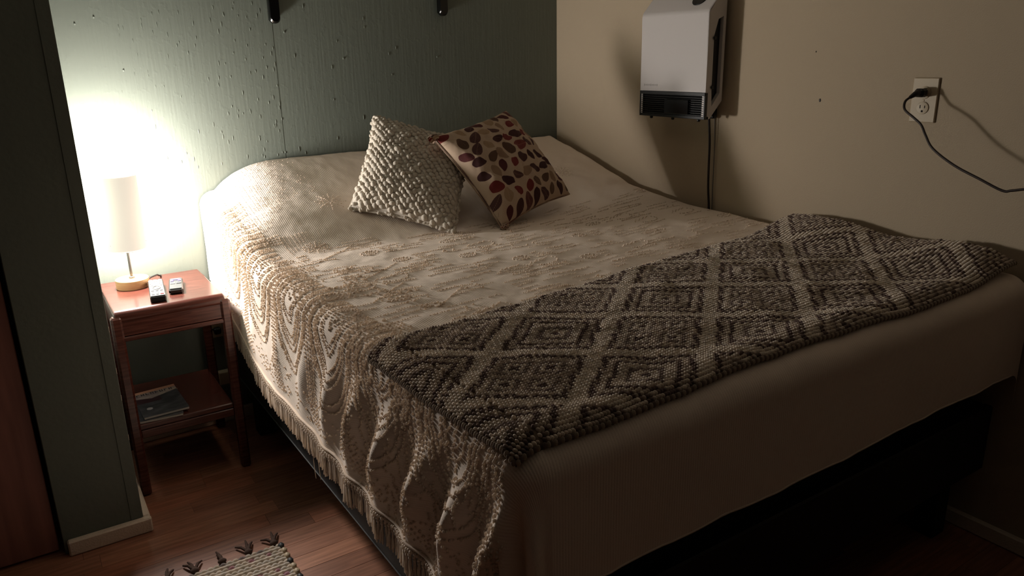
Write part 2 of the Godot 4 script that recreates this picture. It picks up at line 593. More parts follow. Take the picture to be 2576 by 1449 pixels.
func build_bedspread() -> void:
	var root := thing("bedspread", "cream chenille bedspread with tufted pattern and knotted fringe covering the bed", "bedspread")
	var nu := 300
	var nw := 330
	var pts := PackedVector3Array()
	var uvs := PackedVector2Array()
	pts.resize(nu * nw)
	uvs.resize(nu * nw)
	for j in nw:
		var w := HEM_W * j / (nw - 1)
		for i in nu:
			var s := float(i) / (nu - 1)
			var u := HEM_U + (1.62 - HEM_U) * (0.62 * s + 0.38 * s * s)
			pts[j * nu + i] = bed_pos(u, w)
			uvs[j * nu + i] = Vector2(u, w)
	var a := Acc.new()
	a.grid(pts, nu, nw, uvs)
	part("cover", a.mesh(), M.cloth, root)
	chenille()
	var blob := Acc.new()
	blob.blob(Vector3(0, 0.0012, 0), Vector3(0.0031, 0.0022, 0.0026), Basis.IDENTITY, 6, 4)
	var mm := MultiMesh.new()
	mm.transform_format = MultiMesh.TRANSFORM_3D
	mm.mesh = blob.mesh()
	mm.instance_count = tuft_at.size()
	for k in tuft_at.size():
		mm.set_instance_transform(k, tuft_at[k])
	var mi := MultiMeshInstance3D.new()
	mi.name = "tufts"
	mi.multimesh = mm
	mi.material_override = M.tuft
	mi.set_meta("kind", "stuff")
	root.add_child(mi)
	# corded seam above the fringe
	var cord := Acc.new()
	var path := []
	for k in 150:
		var f := bed_frame_at(HEM_U + 0.006, 0.02 + 1.94 * k / 149.0)
		path.append(f.origin + Vector3(-0.002, 0, 0))
	cord.tube(path, 0.0032, 6)
	part("hem_cord", cord.mesh(), M.tuft, root)
	var hem := Acc.new()
	var pathf := []
	for k in 60:
		pathf.append(bed_pos(0.10 + 1.40 * k / 59.0, HEM_W - 0.002))
	hem.tube(pathf, 0.0022, 6)
	part("foot_hem", hem.mesh(), M.tuft, root)
	# knotted tassels
	var kinds := []
	for k in 5:
		var t := Acc.new()
		for b in [Vector3(-0.0035, -0.006, 0), Vector3(0.0035, -0.007, 0.001), Vector3(0, -0.0135, 0.001), Vector3(0.0, -0.021, 0.0)]:
			t.blob(b, Vector3(0.0042, 0.0048, 0.0042), Basis.IDENTITY, 6, 4)
		for s in 5:
			var p := []
			var r := []
			var sx := rng.randf_range(-0.0075, 0.0075)
			var sz := rng.randf_range(-0.004, 0.005)
			var len := rng.randf_range(0.036, 0.054)
			for m in 5:
				var q := m / 4.0
				p.append(Vector3(sx * q + 0.0014 * sin(m * 1.9 + s), -0.021 - len * q, sz * q))
				r.append(0.0026 - 0.0009 * q)
			t.tube(p, r, 5)
		kinds.append(t.mesh())
	var w := 0.03
	while w < 2.0:
		var f := bed_frame_at(HEM_U, w)
		var p0 := bed_pos(HEM_U, w - 0.005)
		var p1 := bed_pos(HEM_U, w + 0.005)
		var o := part("tassel", kinds[rng.randi() % 5], M.tuft, root, f.origin + Vector3(-0.002, 0.002, 0))
		o.rotation.y = atan2(-(p1.z - p0.z), p1.x - p0.x) + rng.randf_range(-0.25, 0.25)
		o.rotation.x = rng.randf_range(-0.06, 0.06)
		w += 0.0125
	for s in [[1.02, 0.10], [1.06, 0.085]]:
		var o: Vector3 = bed_pos(HEM_U, s[0])
		var lt := Acc.new()
		lt.tube([o, o + Vector3(-0.003, -0.05, 0.0), o + Vector3(-0.003, -s[1] - 0.02, 0.005), o + Vector3(-0.004, -s[1] - 0.035, 0.012)], 0.0009, 5)
		part("loose_thread", lt.mesh(), M.tuft, root)

func build_bed() -> void:
	var b := thing("bed_frame", "black bed frame with low side rail under the cream bedspread", "bed frame")
	part("side_rail", span(Vector3(0.560, 0.215, -2.78), Vector3(0.585, 0.40, -0.86), 0.004), M.black, b)
	part("side_rail", span(Vector3(2.02, 0.215, -2.78), Vector3(2.045, 0.40, -0.86), 0.004), M.black, b)
	part("foot_rail", span(Vector3(0.560, 0.215, -0.86), Vector3(2.045, 0.40, -0.835), 0.004), M.black, b)
	part("base_panel", span(Vector3(0.585, 0.30, -2.78), Vector3(2.02, 0.33, -0.86)), M.black_cloth, b)
	for x in [0.62, 1.98]:
		for z in [-2.62, -0.92]:
			part("leg", span(Vector3(x - 0.03, 0, z - 0.03), Vector3(x + 0.03, 0.30, z + 0.03), 0.003), M.black, b)
	part("edge_strip", span(Vector3(0.5575, 0.215, -2.78), Vector3(0.5605, 0.2175, -0.86), 0.0005), M.button_grey, b)
	var m := thing("box_spring", "black cloth covered box spring below the foot hem of the bedspread", "box spring")
	part("casing", span(Vector3(0.595, 0.331, -2.775), Vector3(2.015, 0.70, -0.868), 0.02), M.black_cloth, m)

# ---------------------------------------------------------------- throw
func throw_uv(p: float, q: float) -> Vector2:
	# p 0..1 from left to the wall, q 0..1 from its upper edge to the foot edge
	var u := -0.004 + 1.514 * p + 0.012 * q * (1.0 - p)
	var w0 := lerpf(1.452, 1.292, p) + 0.012 * sin(p * 7.0)
	var w1 := lerpf(1.962, 1.950, p) + 0.008 * sin(p * 9.0 + 1.0)
	return Vector2(u, lerpf(w0, w1, q))

func throw_pos(p: float, q: float) -> Vector3:
	var uw := throw_uv(p, q)
	var s := bed_pos(uw.x, uw.y)
	s.y += 0.009 + 0.005 * maxf(0.0, noise.get_noise_2d(s.x * 420.0, s.z * 420.0))
	s.y += 0.045 * ss(1.78, 2.04, s.x) * (1.0 - 0.5 * ss(0.8, 1.0, q)) * (0.8 + 0.2 * sin(q * 9.0))
	s.y += 0.006 * exp(-pow((q - 0.93) / 0.06, 2.0))
	if uw.x < ROLL:
		s.x -= 0.006
	return s

func throw_color(x: float, z: float, i: int, j: int) -> Color:
	var cream := Color(0.900, 0.795, 0.680)
	var tan := Color(0.680, 0.570, 0.475)
	var dark := Color(0.235, 0.170, 0.150)
	# lattice of diamonds, each 33 cm across and 26 cm deep
	var ox := x - 0.67
	var oz := z + 1.15
	var det := 0.165 * -0.145 - 0.165 * 0.12
	var s := (ox * -0.145 - 0.165 * oz) / det
	var t := (0.165 * oz - 0.12 * ox) / det
	var ci := int(floor(s))
	var cj := int(floor(t))
	var fs := s - ci
	var ft := t - cj
	if fs < 0.15 or ft < 0.15:
		return cream
	var a := (fs - 0.15) / 0.85
	var b := (ft - 0.15) / 0.85
	var e := minf(minf(a, 1.0 - a), minf(b, 1.0 - b))
	if e < 0.075:
		return dark if (i + j) % 3 != 0 else tan
	if e < 0.15:
		return tan if (i / 2 + j) % 3 != 0 else cream
	if (ci + cj) % 2 == 0:
		if e < 0.20:
			return dark
		if e < 0.31:
			return cream.lerp(tan, 0.45)
		if e < 0.37:
			return dark.lerp(tan, 0.25)
		if e < 0.45:
			return cream.lerp(tan, 0.3)
		return dark
	var qa := absf(absf(a - 0.5) - 0.19)
	var qb := absf(absf(b - 0.5) - 0.19)
	var k := maxf(qa, qb)
	if k < 0.045:
		return dark
	if k < 0.10:
		return cream.lerp(tan, 0.2)
	if k < 0.145:
		return dark.lerp(tan, 0.35)
	return tan

func build_throw() -> void:
	var root := thing("throw_blanket", "brown and cream woven throw with a diamond lattice pattern across the foot of the bed", "blanket")
	var np := 160
	var nq := 60
	var a := Acc.new()
	var pts := PackedVector3Array()
	var uvs := PackedVector2Array()
	# a sheet with turned-down rims so that it has thickness
	for j in nq + 2:
		var q := clampf(float(j - 1) / (nq - 1), 0.0, 1.0)
		for i in np + 2:
			var p := clampf(float(i - 1) / (np - 1), 0.0, 1.0)
			var s := throw_pos(p, q)
			if i == 0 or j == 0 or i == np + 1 or j == nq + 1:
				s.y -= 0.009
			pts.append(s)
			uvs.append(Vector2(p, q))
	a.grid(pts, np + 2, nq + 2, uvs)
	part("backing", a.mesh(), M.weave, root)
	var ni := 226
	var nj := 62
	var tr := []
	var cols := []
	for j in nj:
		for i in ni:
			var p := (i + 0.5 + (0.5 if j % 2 else 0.0)) / (ni + 0.5)
			var q := (j + 0.5) / nj
			var s := throw_pos(p, q)
			var du := throw_pos(minf(p + 0.004, 1.0), q) - throw_pos(maxf(p - 0.004, 0.0), q)
			var dq := throw_pos(p, minf(q + 0.01, 1.0)) - throw_pos(p, maxf(q - 0.01, 0.0))
			var nn := dq.cross(du).normalized()
			var ax := du.normalized()
			var k := rng.randf_range(0.88, 1.12)
			var b := Basis(ax, nn, ax.cross(nn)) * Basis(Vector3.UP, 0.22 + rng.randf_range(-0.15, 0.15))
			tr.append(Transform3D(b.scaled_local(Vector3(k, rng.randf_range(0.85, 1.15), k)), s + nn * 0.0015))
			var c := throw_color(s.x, s.z, i, j)
			var d := rng.randf_range(0.85, 1.12)
			cols.append(Color(c.r * d, c.g * d, c.b * d))
	# a rolled selvedge along the two long edges
	for e in [0.0, 1.0]:
		for i in 230:
			var p := (i + 0.5) / 230.0
			var s := throw_pos(p, e)
			tr.append(Transform3D(Basis(Vector3.UP, 0.6).scaled_local(Vector3(0.9, 1.5, 0.9)), s + Vector3(0, -0.002, -0.002 if e == 0.0 else 0.003)))
			cols.append(Color(0.28, 0.22, 0.18) if i % 2 else Color(0.60, 0.51, 0.41))
	for j in 84:
		var s := throw_pos(0.0, (j + 0.5) / 84.0)
		tr.append(Transform3D(Basis(Vector3.UP, 1.2).scaled_local(Vector3(1.0, 1.5, 1.0)), s + Vector3(-0.002, -0.003, 0)))
		cols.append(Color(0.30, 0.24, 0.19) if j % 2 else Color(0.62, 0.52, 0.42))
	var blob := Acc.new()
	blob.blob(Vector3.ZERO, Vector3(0.0032, 0.0040, 0.0047), Basis.IDENTITY, 8, 5)
	var mm := MultiMesh.new()
	mm.transform_format = MultiMesh.TRANSFORM_3D
	mm.use_colors = true
	mm.mesh = blob.mesh()
	mm.instance_count = tr.size()
	for k in tr.size():
		mm.set_instance_transform(k, tr[k])
		mm.set_instance_color(k, cols[k])
	var mi := MultiMeshInstance3D.new()
	mi.name = "woven_knots"
	mi.multimesh = mm
	mi.material_override = M.knots
	mi.set_meta("kind", "stuff")
	root.add_child(mi)

# ---------------------------------------------------------------- cushions
# corners in order: lower left, lower right, upper right, upper left (seen from the front)
func cushion_point(cor: Array, s: float, t: float, side: float, thick: float, wrinkle: float) -> Vector3:
	var ps := s * (1.0 - 0.075 * (1.0 - t * t) * absf(s))
	var pt := t * (1.0 - 0.075 * (1.0 - s * s) * absf(t))
	var a: Vector3 = cor[0].lerp(cor[1], (ps + 1.0) / 2.0)
	var b: Vector3 = cor[3].lerp(cor[2], (ps + 1.0) / 2.0)
	var p := a.lerp(b, (pt + 1.0) / 2.0)
	var nn: Vector3 = (cor[1] - cor[0]).cross(cor[3] - cor[0]).normalized()
	var k := pow(maxf(0.0, 1.0 - pow(absf(s), 2.4)), 0.48) * pow(maxf(0.0, 1.0 - pow(absf(t), 2.4)), 0.48)
	var wr := wrinkle * noise.get_noise_2d(p.x * 900.0 + 40.0, p.y * 900.0 + p.z * 300.0) * (1.0 - 0.5 * k)
	return p + nn * side * (thick * k + 0.004 + wr * k)

func cushion_side(cor: Array, side: float, thick: float, wrinkle: float, count: int) -> ArrayMesh:
	var pts := PackedVector3Array()
	var uvs := PackedVector2Array()
	for j in count:
		var t := sin((float(j) / (count - 1) - 0.5) * PI)
		for i in count:
			var s := sin((float(i) / (count - 1) - 0.5) * PI)
			pts.append(cushion_point(cor, s, t, side, thick, wrinkle))
			uvs.append(Vector2((s + 1.0) / 2.0, (1.0 - t) / 2.0))
	var mid: Vector3 = (cor[0] + cor[1] + cor[2] + cor[3]) / 4.0
	var nn: Vector3 = (cor[1] - cor[0]).cross(cor[3] - cor[0]).normalized()
	var a := Acc.new()
	a.grid(pts, count, count, uvs, mid - nn * side * 0.3)
	return a.mesh()

func cushion_rim(cor: Array, r: float) -> ArrayMesh:
	var a := Acc.new()
	var path := []
	for e in 4:
		for k in 20:
			var q := -1.0 + 2.0 * k / 20.0
			var st: Vector2 = [Vector2(q, -1), Vector2(1, q), Vector2(-q, 1), Vector2(-1, -q)][e]
			path.append(cushion_point(cor, st.x, st.y, 0.0, 0.0, 0.0))
	path.append(path[0])
	a.tube(path, r, 8, false)
	return a.mesh()

func build_cushions() -> void:
	var cor := [Vector3(0.912, 0.830, -2.364), Vector3(1.165, 0.755, -2.120), Vector3(1.398, 1.008, -2.372), Vector3(1.105, 1.106, -2.560)]
	var root := thing("knitted_cushion", "grey chunky knitted cushion leaning on the pillow hump", "cushion")
	part("front_cover", cushion_side(cor, 1.0, 0.062, 0.006, 44), M.knit_under, root)
	part("back_cover", cushion_side(cor, -1.0, 0.045, 0.004, 28), M.knit_under, root)
	part("rim", cushion_rim(cor, 0.0055), M.knit, root)
	var tr := []
	# stitches in ribs that run along the diagonal
	var rows := 31
	for r in rows:
		var off := -1.42 + 2.84 * r / (rows - 1)
		var m := 0
		while m < 36:
			var along := -1.42 + 2.84 * (m + (0.5 if r % 2 else 0.0)) / 35.0
			m += 1
			var s := (along + off) * 0.7071
			var t := (-along + off) * 0.7071
			if absf(s) > 0.985 or absf(t) > 0.985:
				continue
			var p := cushion_point(cor, s, t, 1.0, 0.062, 0.006)
			var ds := cushion_point(cor, s + 0.01, t - 0.01, 1.0, 0.062, 0.006) - p
			var dt := cushion_point(cor, s + 0.01, t + 0.01, 1.0, 0.062, 0.006) - p
			var nn := ds.cross(dt).normalized()
			var ax := ds.normalized()
			var b := Basis(ax, nn, ax.cross(nn)) * Basis(Vector3.UP, (0.5 if r % 2 else -0.5) + rng.randf_range(-0.8, 0.8))
			var k := rng.randf_range(0.8, 1.2)
			tr.append(Transform3D(b.scaled_local(Vector3(k, rng.randf_range(0.65, 1.35), k * rng.randf_range(0.7, 1.15))), p + nn * rng.randf_range(-0.001, 0.0025) + ax * rng.randf_range(-0.004, 0.004)))
	for e in 4:
		for k in 44:
			var q := -1.0 + 2.0 * (k + rng.randf()) / 44.0
			var st: Vector2 = [Vector2(q, -1), Vector2(1, q), Vector2(-q, 1), Vector2(-1, -q)][e]
			var p := cushion_point(cor, st.x, st.y, 0.0, 0.0, 0.0)
			var b := Basis.from_euler(Vector3(rng.randf() * 6.0, rng.randf() * 6.0, rng.randf() * 6.0))
			tr.append(Transform3D(b.scaled_local(Vector3.ONE * rng.randf_range(0.6, 1.0)), p + Vector3(rng.randf_range(-0.004, 0.004), rng.randf_range(-0.002, 0.005), rng.randf_range(-0.002, 0.006))))
	var blob := Acc.new()
	blob.blob(Vector3.ZERO, Vector3(0.0112, 0.0060, 0.0088), Basis.IDENTITY, 8, 6)
	var mm := MultiMesh.new()
	mm.transform_format = MultiMesh.TRANSFORM_3D
	mm.mesh = blob.mesh()
	mm.instance_count = tr.size()
	for k in tr.size():
		mm.set_instance_transform(k, tr[k])
	var mi := MultiMeshInstance3D.new()
	mi.name = "knit_stitches"
	mi.multimesh = mm
	mi.material_override = M.knit
	mi.set_meta("kind", "stuff")
	root.add_child(mi)

	var lc := [Vector3(1.318, 0.760, -2.074), Vector3(1.680, 0.817, -2.186), Vector3(1.561, 1.105, -2.414), Vector3(1.199, 1.045, -2.303)]
	var leaf := thing("leaf_print_cushion", "beige cushion printed with dark red and brown leaves leaning on the knitted one", "cushion")
	var m := leaf_material()
	part("front_cover", cushion_side(lc, 1.0, 0.078, 0.030, 64), m, leaf)
	part("back_cover", cushion_side(lc, -1.0, 0.040, 0.006, 30), m, leaf)
	part("seam", cushion_rim(lc, 0.0045), m, leaf)
	# the left corner stands open like a small ear, the lower one is tucked under
	var ear := Acc.new()
	ear.tube([lc[3] + Vector3(0.020, -0.004, 0.008), lc[3] + Vector3(0.006, 0.002, 0.010), lc[3] + Vector3(-0.008, 0.000, 0.014), lc[3] + Vector3(-0.016, -0.006, 0.018)], [0.006, 0.010, 0.013, 0.014], 12, false)
	part("corner_ear", ear.mesh(), m, leaf)
	var tuck := Acc.new()
	tuck.blob(lc[0] + Vector3(0.004, 0.006, 0.010), Vector3(0.020, 0.010, 0.012), Basis(Vector3(0.2, 0.3, 1).normalized(), 0.25), 12, 8)
	part("tucked_corner", tuck.mesh(), m, leaf)

func leaf_material() -> StandardMaterial3D:
	var size := 1024
	var im := Image.create(size, size, false, Image.FORMAT_RGBA8)
	var g := RandomNumberGenerator.new()
	g.seed = 77
	im.fill(Color(0.720, 0.625, 0.540))
	var weave := noise_image(size, size, 0.2, 31)
	var colors := [Color(0.235, 0.085, 0.085), Color(0.300, 0.085, 0.085), Color(0.610, 0.500, 0.390), Color(0.430, 0.120, 0.105), Color(0.260, 0.110, 0.095), Color(0.560, 0.450, 0.360), Color(0.340, 0.235, 0.165)]
	for r in 8:
		for c in 8:
			var x := (c + 0.4 + (0.5 if r % 2 else 0.0)) * size / 8.0 + g.randf_range(-16, 16)
			var y := (r + 0.5) * size / 8.0 + g.randf_range(-16, 16)
			var a := g.randf_range(0, TAU)
			var l := g.randf_range(56, 78)
			var h := l * g.randf_range(0.56, 0.70)
			var col: Color = colors[g.randi() % colors.size()]
			var veined := g.randf() < 0.25
			var ca := cos(a)
			var sa := sin(a)
			for py in range(maxi(0, int(y - l)), mini(size, int(y + l))):
				for px in range(maxi(0, int(x - l)), mini(size, int(x + l))):
					var lx := ((px - x) * ca + (py - y) * sa) / l
					var ly := (-(px - x) * sa + (py - y) * ca) / h
					if absf(lx) > 1.0:
						continue
					var wid := pow(1.0 - lx * lx, 0.62) * (1.0 - 0.22 * lx)
					if absf(ly) < wid:
						var cc := col
						if veined and (absf(ly) < 0.05 or absf(fposmod(lx * 5.0 + absf(ly) * 3.0, 1.0) - 0.5) < 0.12):
							cc = col.lerp(Color(0.720, 0.625, 0.540), 0.5)
						im.set_pixel(px, py, cc)
	for k in 16:
		var x0 := g.randf_range(0, size)
		var y0 := g.randf_range(0, size)
		var a := g.randf_range(0, TAU)
		for s in 160:
			a += 0.006
			var x := int(x0 + cos(a) * s)
			var y := int(y0 + sin(a) * s)
			if x > 0 and y > 0 and x < size - 1 and y < size - 1:
				im.set_pixel(x, y, Color(0.50, 0.41, 0.33))
				im.set_pixel(x + 1, y, Color(0.50, 0.41, 0.33))
	var m := mat(Color.WHITE, 0.85)
	m.albedo_texture = ImageTexture.create_from_image(im)
	bump(m, weave, 0.04)
	return m

# ---------------------------------------------------------------- nightstand and what stands on it
func build_nightstand() -> void:
	var n := thing("nightstand", "small mahogany nightstand with open lower shelf between wall end and bed", "nightstand")
	var top := Acc.new()
	# waterfall top: slab whose front edge rolls over
	var prof := []
	for k in 9:
		var a := PI / 2 * k / 8.0
		prof.append(Vector2(-2.424 + 0.022 * sin(a), 0.583 + 0.022 * cos(a)))
	var pts := PackedVector3Array()
	var uvs := PackedVector2Array()
	var rows := [Vector2(-2.775, 0.585), Vector2(-2.775, 0.603), Vector2(-2.773, 0.605)] + prof + [Vector2(-2.402, 0.575), Vector2(-2.41, 0.574)]
	for q in rows:
		for x in [0.180, 0.184, 0.488, 0.492]:
			var inset := 0.0
			if (x == 0.180 or x == 0.492) and q.y > 0.58:
				inset = 0.004
			pts.append(Vector3(x, q.y - inset, q.x))
			uvs.append(Vector2(x, q.x))
	top.grid(pts, 4, rows.size(), uvs, Vector3(0.33, 0.56, -2.59))
	part("top", top.mesh(), M.mahogany, n)
	part("front_apron", span(Vector3(0.190, 0.527, -2.424), Vector3(0.484, 0.578, -2.404), 0.003), M.mahogany, n)
	part("moulding", span(Vector3(0.190, 0.512, -2.426), Vector3(0.484, 0.5265, -2.400), 0.003), M.mahogany, n)
	part("side_apron", span(Vector3(0.181, 0.512, -2.75), Vector3(0.193, 0.584, -2.43), 0.003), M.mahogany, n)
	part("side_apron", span(Vector3(0.481, 0.512, -2.75), Vector3(0.492, 0.584, -2.43), 0.003), M.mahogany, n)
	part("back_apron", span(Vector3(0.19, 0.512, -2.772), Vector3(0.484, 0.584, -2.758), 0.002), M.mahogany, n)
	for x in [0.183, 0.491]:
		for z in [-2.412, -2.758]:
			var l := Acc.new()
			var ring := []
			for y in [0.0, 0.02, 0.25, 0.595]:
				ring.append(Vector3(x, y, z))
			l.box(Vector3(x, 0.295, z), Vector3(0.030, 0.59, 0.030), 0.006)
			part("leg", l.mesh(), M.mahogany, n)
	part("shelf", span(Vector3(0.196, 0.216, -2.765), Vector3(0.478, 0.234, -2.412), 0.003), M.mahogany, n)
	part("shelf_rail", span(Vector3(0.198, 0.190, -2.424), Vector3(0.476, 0.216, -2.408), 0.002), M.mahogany, n)
	part("shelf_rail", span(Vector3(0.198, 0.190, -2.765), Vector3(0.476, 0.216, -2.750), 0.002), M.mahogany, n)

func build_lamp() -> void:
	var l := thing("table_lamp", "lit table lamp with white drum shade and round wooden base on nightstand", "lamp", LAMP_AT)
	var b := Acc.new()
	b.lathe([Vector2(0, 0), Vector2(0.048, 0), Vector2(0.050, 0.002), Vector2(0.050, 0.028), Vector2(0.048, 0.0305), Vector2(0, 0.0305)], 40, Vector3.ZERO)
	part("base", b.mesh(), M.pale_wood, l)
	var sw := Acc.new()
	sw.lathe([Vector2(0, 0.0305), Vector2(0.009, 0.0306), Vector2(0.009, 0.034), Vector2(0.007, 0.037), Vector2(0, 0.037)], 16, Vector3(0.0, 0, 0))
	part("collar", sw.mesh(), M.grey_metal, l)
	var st := Acc.new()
	st.tube([Vector3(0, 0.035, 0), Vector3(0, 0.10, 0), Vector3(0, 0.20, 0)], 0.0042, 10)
	part("stem", st.mesh(), M.grey_metal, l)
	var sock := Acc.new()
	sock.lathe([Vector2(0, 0.195), Vector2(0.013, 0.196), Vector2(0.014, 0.225), Vector2(0, 0.226)], 16, Vector3.ZERO)
	part("bulb_socket", sock.mesh(), M.white_plastic, l)
	var bulb := Acc.new()
	bulb.blob(Vector3(0, 0.262, 0), Vector3(0.024, 0.034, 0.024), Basis.IDENTITY, 14, 9)
	var glow := mat(Color(1, 1, 1), 0.5)
	glow.emission_enabled = true
	glow.emission = Color(1.0, 0.90, 0.72)
	glow.emission_energy_multiplier = 3.0
	part("bulb", bulb.mesh(), glow, l)
	# drum shade of thin pale cloth, open at both ends
	var sh := Acc.new()
	var r := 0.0605
	sh.lathe([Vector2(r, 0.128), Vector2(r, 0.20), Vector2(r, 0.30), Vector2(r, 0.364)], 56, Vector3.ZERO)
	var cloth := mat(Color(0.52, 0.505, 0.475), 0.95)
	cloth.emission_enabled = true
	cloth.emission = Color(1.0, 0.955, 0.885)
	cloth.emission_energy_multiplier = 0.66
	part("lamp_shade", sh.mesh(), cloth, l)
	for y in [0.128, 0.364]:
		var ring := Acc.new()
		var path := []
		for k in 41:
			path.append(Vector3(r * cos(TAU * k / 40.0), y, r * sin(TAU * k / 40.0)))
		ring.tube(path, 0.0013, 6, false)
		part("shade_ring", ring.mesh(), M.white_plastic, l)
	for k in 3:
		var sp := Acc.new()
		var a := TAU * k / 3.0 + 0.4
		sp.tube([Vector3(0.013 * cos(a), 0.222, 0.013 * sin(a)), Vector3(r * cos(a), 0.150, r * sin(a))], 0.0012, 5)
		part("spider_arm", sp.mesh(), M.grey_metal, l)
	var cord := Acc.new()
	cord.tube([Vector3(0.040, 0.006, -0.030), Vector3(0.062, 0.014, -0.040), Vector3(0.082, 0.016, -0.050), Vector3(0.094, 0.006, -0.066), Vector3(0.098, 0.002, -0.094), Vector3(0.100, -0.05, -0.107), Vector3(0.16, -0.16, -0.109), Vector3(0.24, -0.23, -0.109), Vector3(0.262, -0.25, -0.109)], 0.0026, 8)
	part("cord", cord.mesh(), M.dark_cable, l)
	# the shade glows over its whole height
	for y in [0.245, 0.300, 0.350]:
		var light := OmniLight3D.new()
		light.name = "lamp_light"
		l.add_child(light, true)
		light.position = Vector3(0, y, 0)
		light.light_color = Color(1.0, 0.968, 0.945)
		light.light_energy = LAMP_ENERGY / 3.0
		light.light_size = 0.05
		light.omni_range = 12.0
		light.omni_attenuation = 2.0
		light.shadow_enabled = true

const LAMP_ENERGY := 1.25

func build_remotes() -> void:
	var a := thing("remote_control", "slim remote control with pale silver keypad and red key on nightstand", "remote", Vector3(0.3205, 0.605, -2.535))
	a.rotation.y = -0.12
	part("body", boxmesh(Vector3(0, 0.010, 0), Vector3(0.045, 0.020, 0.200), 0.003), M.black_plastic, a)
	part("keypad", boxmesh(Vector3(0, 0.0206, 0), Vector3(0.041, 0.0016, 0.194), 0.0006), M.silver, a)
	for x in [-0.0135, 0.0, 0.0135]:
		part("button", boxmesh(Vector3(x, 0.022, -0.084), Vector3(0.0105, 0.003, 0.017), 0.001), M.button_white, a)
	for r in 2:
		for x in [-0.0135, 0.0135]:
			part("button", boxmesh(Vector3(x, 0.022, -0.052 + r * 0.024), Vector3(0.009, 0.003, 0.012), 0.001), M.button_white, a)
	var ring := Acc.new()
	var path := []
	for k in 25:
		path.append(Vector3(0.0105 * cos(TAU * k / 24.0), 0.0216, 0.006 + 0.020 * sin(TAU * k / 24.0)))
	ring.tube(path, 0.0016, 6, false)
	part("button", ring.mesh(), M.button_grey, a)
	for r in 3:
		for x in [-0.0125, 0.0, 0.0125]:
			if r == 2 and x > 0.0:
				part("button", boxmesh(Vector3(x, 0.022, 0.082), Vector3(0.010, 0.003, 0.009), 0.001), M.button_red, a).set_meta("label", "red key")
			else:
				part("button", boxmesh(Vector3(x, 0.0218, 0.040 + r * 0.021), Vector3(0.008, 0.0025, 0.008), 0.001), M.button_white if (r + int(x * 1000)) % 2 else M.button_grey, a)
	var b := thing("remote_control", "short dark grey remote control with purple keys on nightstand", "remote", Vector3(0.3815, 0.605, -2.560))
	b.rotation.y = -0.18
	part("body", boxmesh(Vector3(0, 0.009, 0), Vector3(0.042, 0.018, 0.136), 0.005), M.black_plastic, b)
	part("keypad", boxmesh(Vector3(0, 0.0182, 0), Vector3(0.036, 0.0014, 0.128), 0.0006), M.button_grey, b)
	part("button", boxmesh(Vector3(0, 0.0200, -0.042), Vector3(0.026, 0.003, 0.010), 0.001), M.button_purple, b)
	for x in [-0.011, 0.011]:
		part("button", boxmesh(Vector3(x, 0.0198, -0.026), Vector3(0.009, 0.003, 0.009), 0.001), M.button_purple, b)
	part("button", boxmesh(Vector3(-0.009, 0.0200, 0.004), Vector3(0.014, 0.003, 0.011), 0.001), M.button_white, b)
	part("button", boxmesh(Vector3(0.009, 0.0200, 0.004), Vector3(0.014, 0.003, 0.011), 0.001), M.silver, b)

func cover_texture(sd: int) -> ImageTexture:
	var im := Image.create(160, 208, false, Image.FORMAT_RGBA8)
	var f := FastNoiseLite.new()
	f.seed = sd
	f.frequency = 0.02
	for y in 208:
		for x in 160:
			var k := f.get_noise_2d(x * 0.6, y * 2.0)
			var c := Color(0.20, 0.21, 0.22).lerp(Color(0.36, 0.37, 0.38), clampf(k + 0.3, 0, 1))
			if y < 18:
				c = Color(0.75, 0.56, 0.44)
			elif y < 70 - 30 * absf(x - 60) / 100.0:
				c = Color(0.70, 0.66, 0.60).lerp(Color(0.50, 0.46, 0.46), clampf(k + 0.5, 0, 1))
			elif y < 100 and x < 90:
				c = Color(0.22, 0.13, 0.15)
			if Vector2(x - 34, (y - 148) * 1.2).length() < 11:
				c = Color(0.62, 0.62, 0.62)
			im.set_pixel(x, y, c)
	# blocky masthead
	for k in 8:
		var x0 := 14 + k * 17
		im.fill_rect(Rect2i(x0, 20, 4, 16), Color(0.16, 0.12, 0.16))
		im.fill_rect(Rect2i(x0, 20 + (k % 3) * 6, 11, 4), Color(0.16, 0.12, 0.16))
		if k % 2:
			im.fill_rect(Rect2i(x0 + 8, 20, 4, 16), Color(0.16, 0.12, 0.16))
	return ImageTexture.create_from_image(im)

func build_magazines() -> void:
	for k in 2:
		var label: String = ["glossy magazine lying beneath another one on the lower shelf", "magazine with orange top band lying uppermost on the lower shelf"][k]
		var t := thing("magazine", label, "magazine", Vector3(0.268 + 0.008 * k, 0.234 + 0.0085 * k, -2.522 - 0.012 * k), "magazines on the nightstand shelf")
		t.rotation.y = -0.10 + 0.14 * k
		var size := Vector3(0.135, 0.008, 0.215)
		part("pages", boxmesh(Vector3(0, 0.0038, 0), Vector3(size.x - 0.003, 0.0066, size.z - 0.003), 0.0005), M.button_white, t)
		var c := Acc.new()
		var y := 0.0078
		var w := size.x / 2.0
		var d := size.z / 2.0
		var pts := PackedVector3Array()
		var uvs := PackedVector2Array()
		for j in 12:
			for i in 6:
				var q := Vector2(i / 5.0, j / 11.0)
				pts.append(Vector3(-w + size.x * q.x, y + 0.003 * pow(1.0 - q.y, 3.0) * q.x, -d + size.z * q.y))
				uvs.append(q)
		c.grid(pts, 6, 12, uvs)
		var m := mat(Color.WHITE, 0.3)
		m.albedo_texture = cover_texture(40 + k)
		part("cover", c.mesh(), m, t)

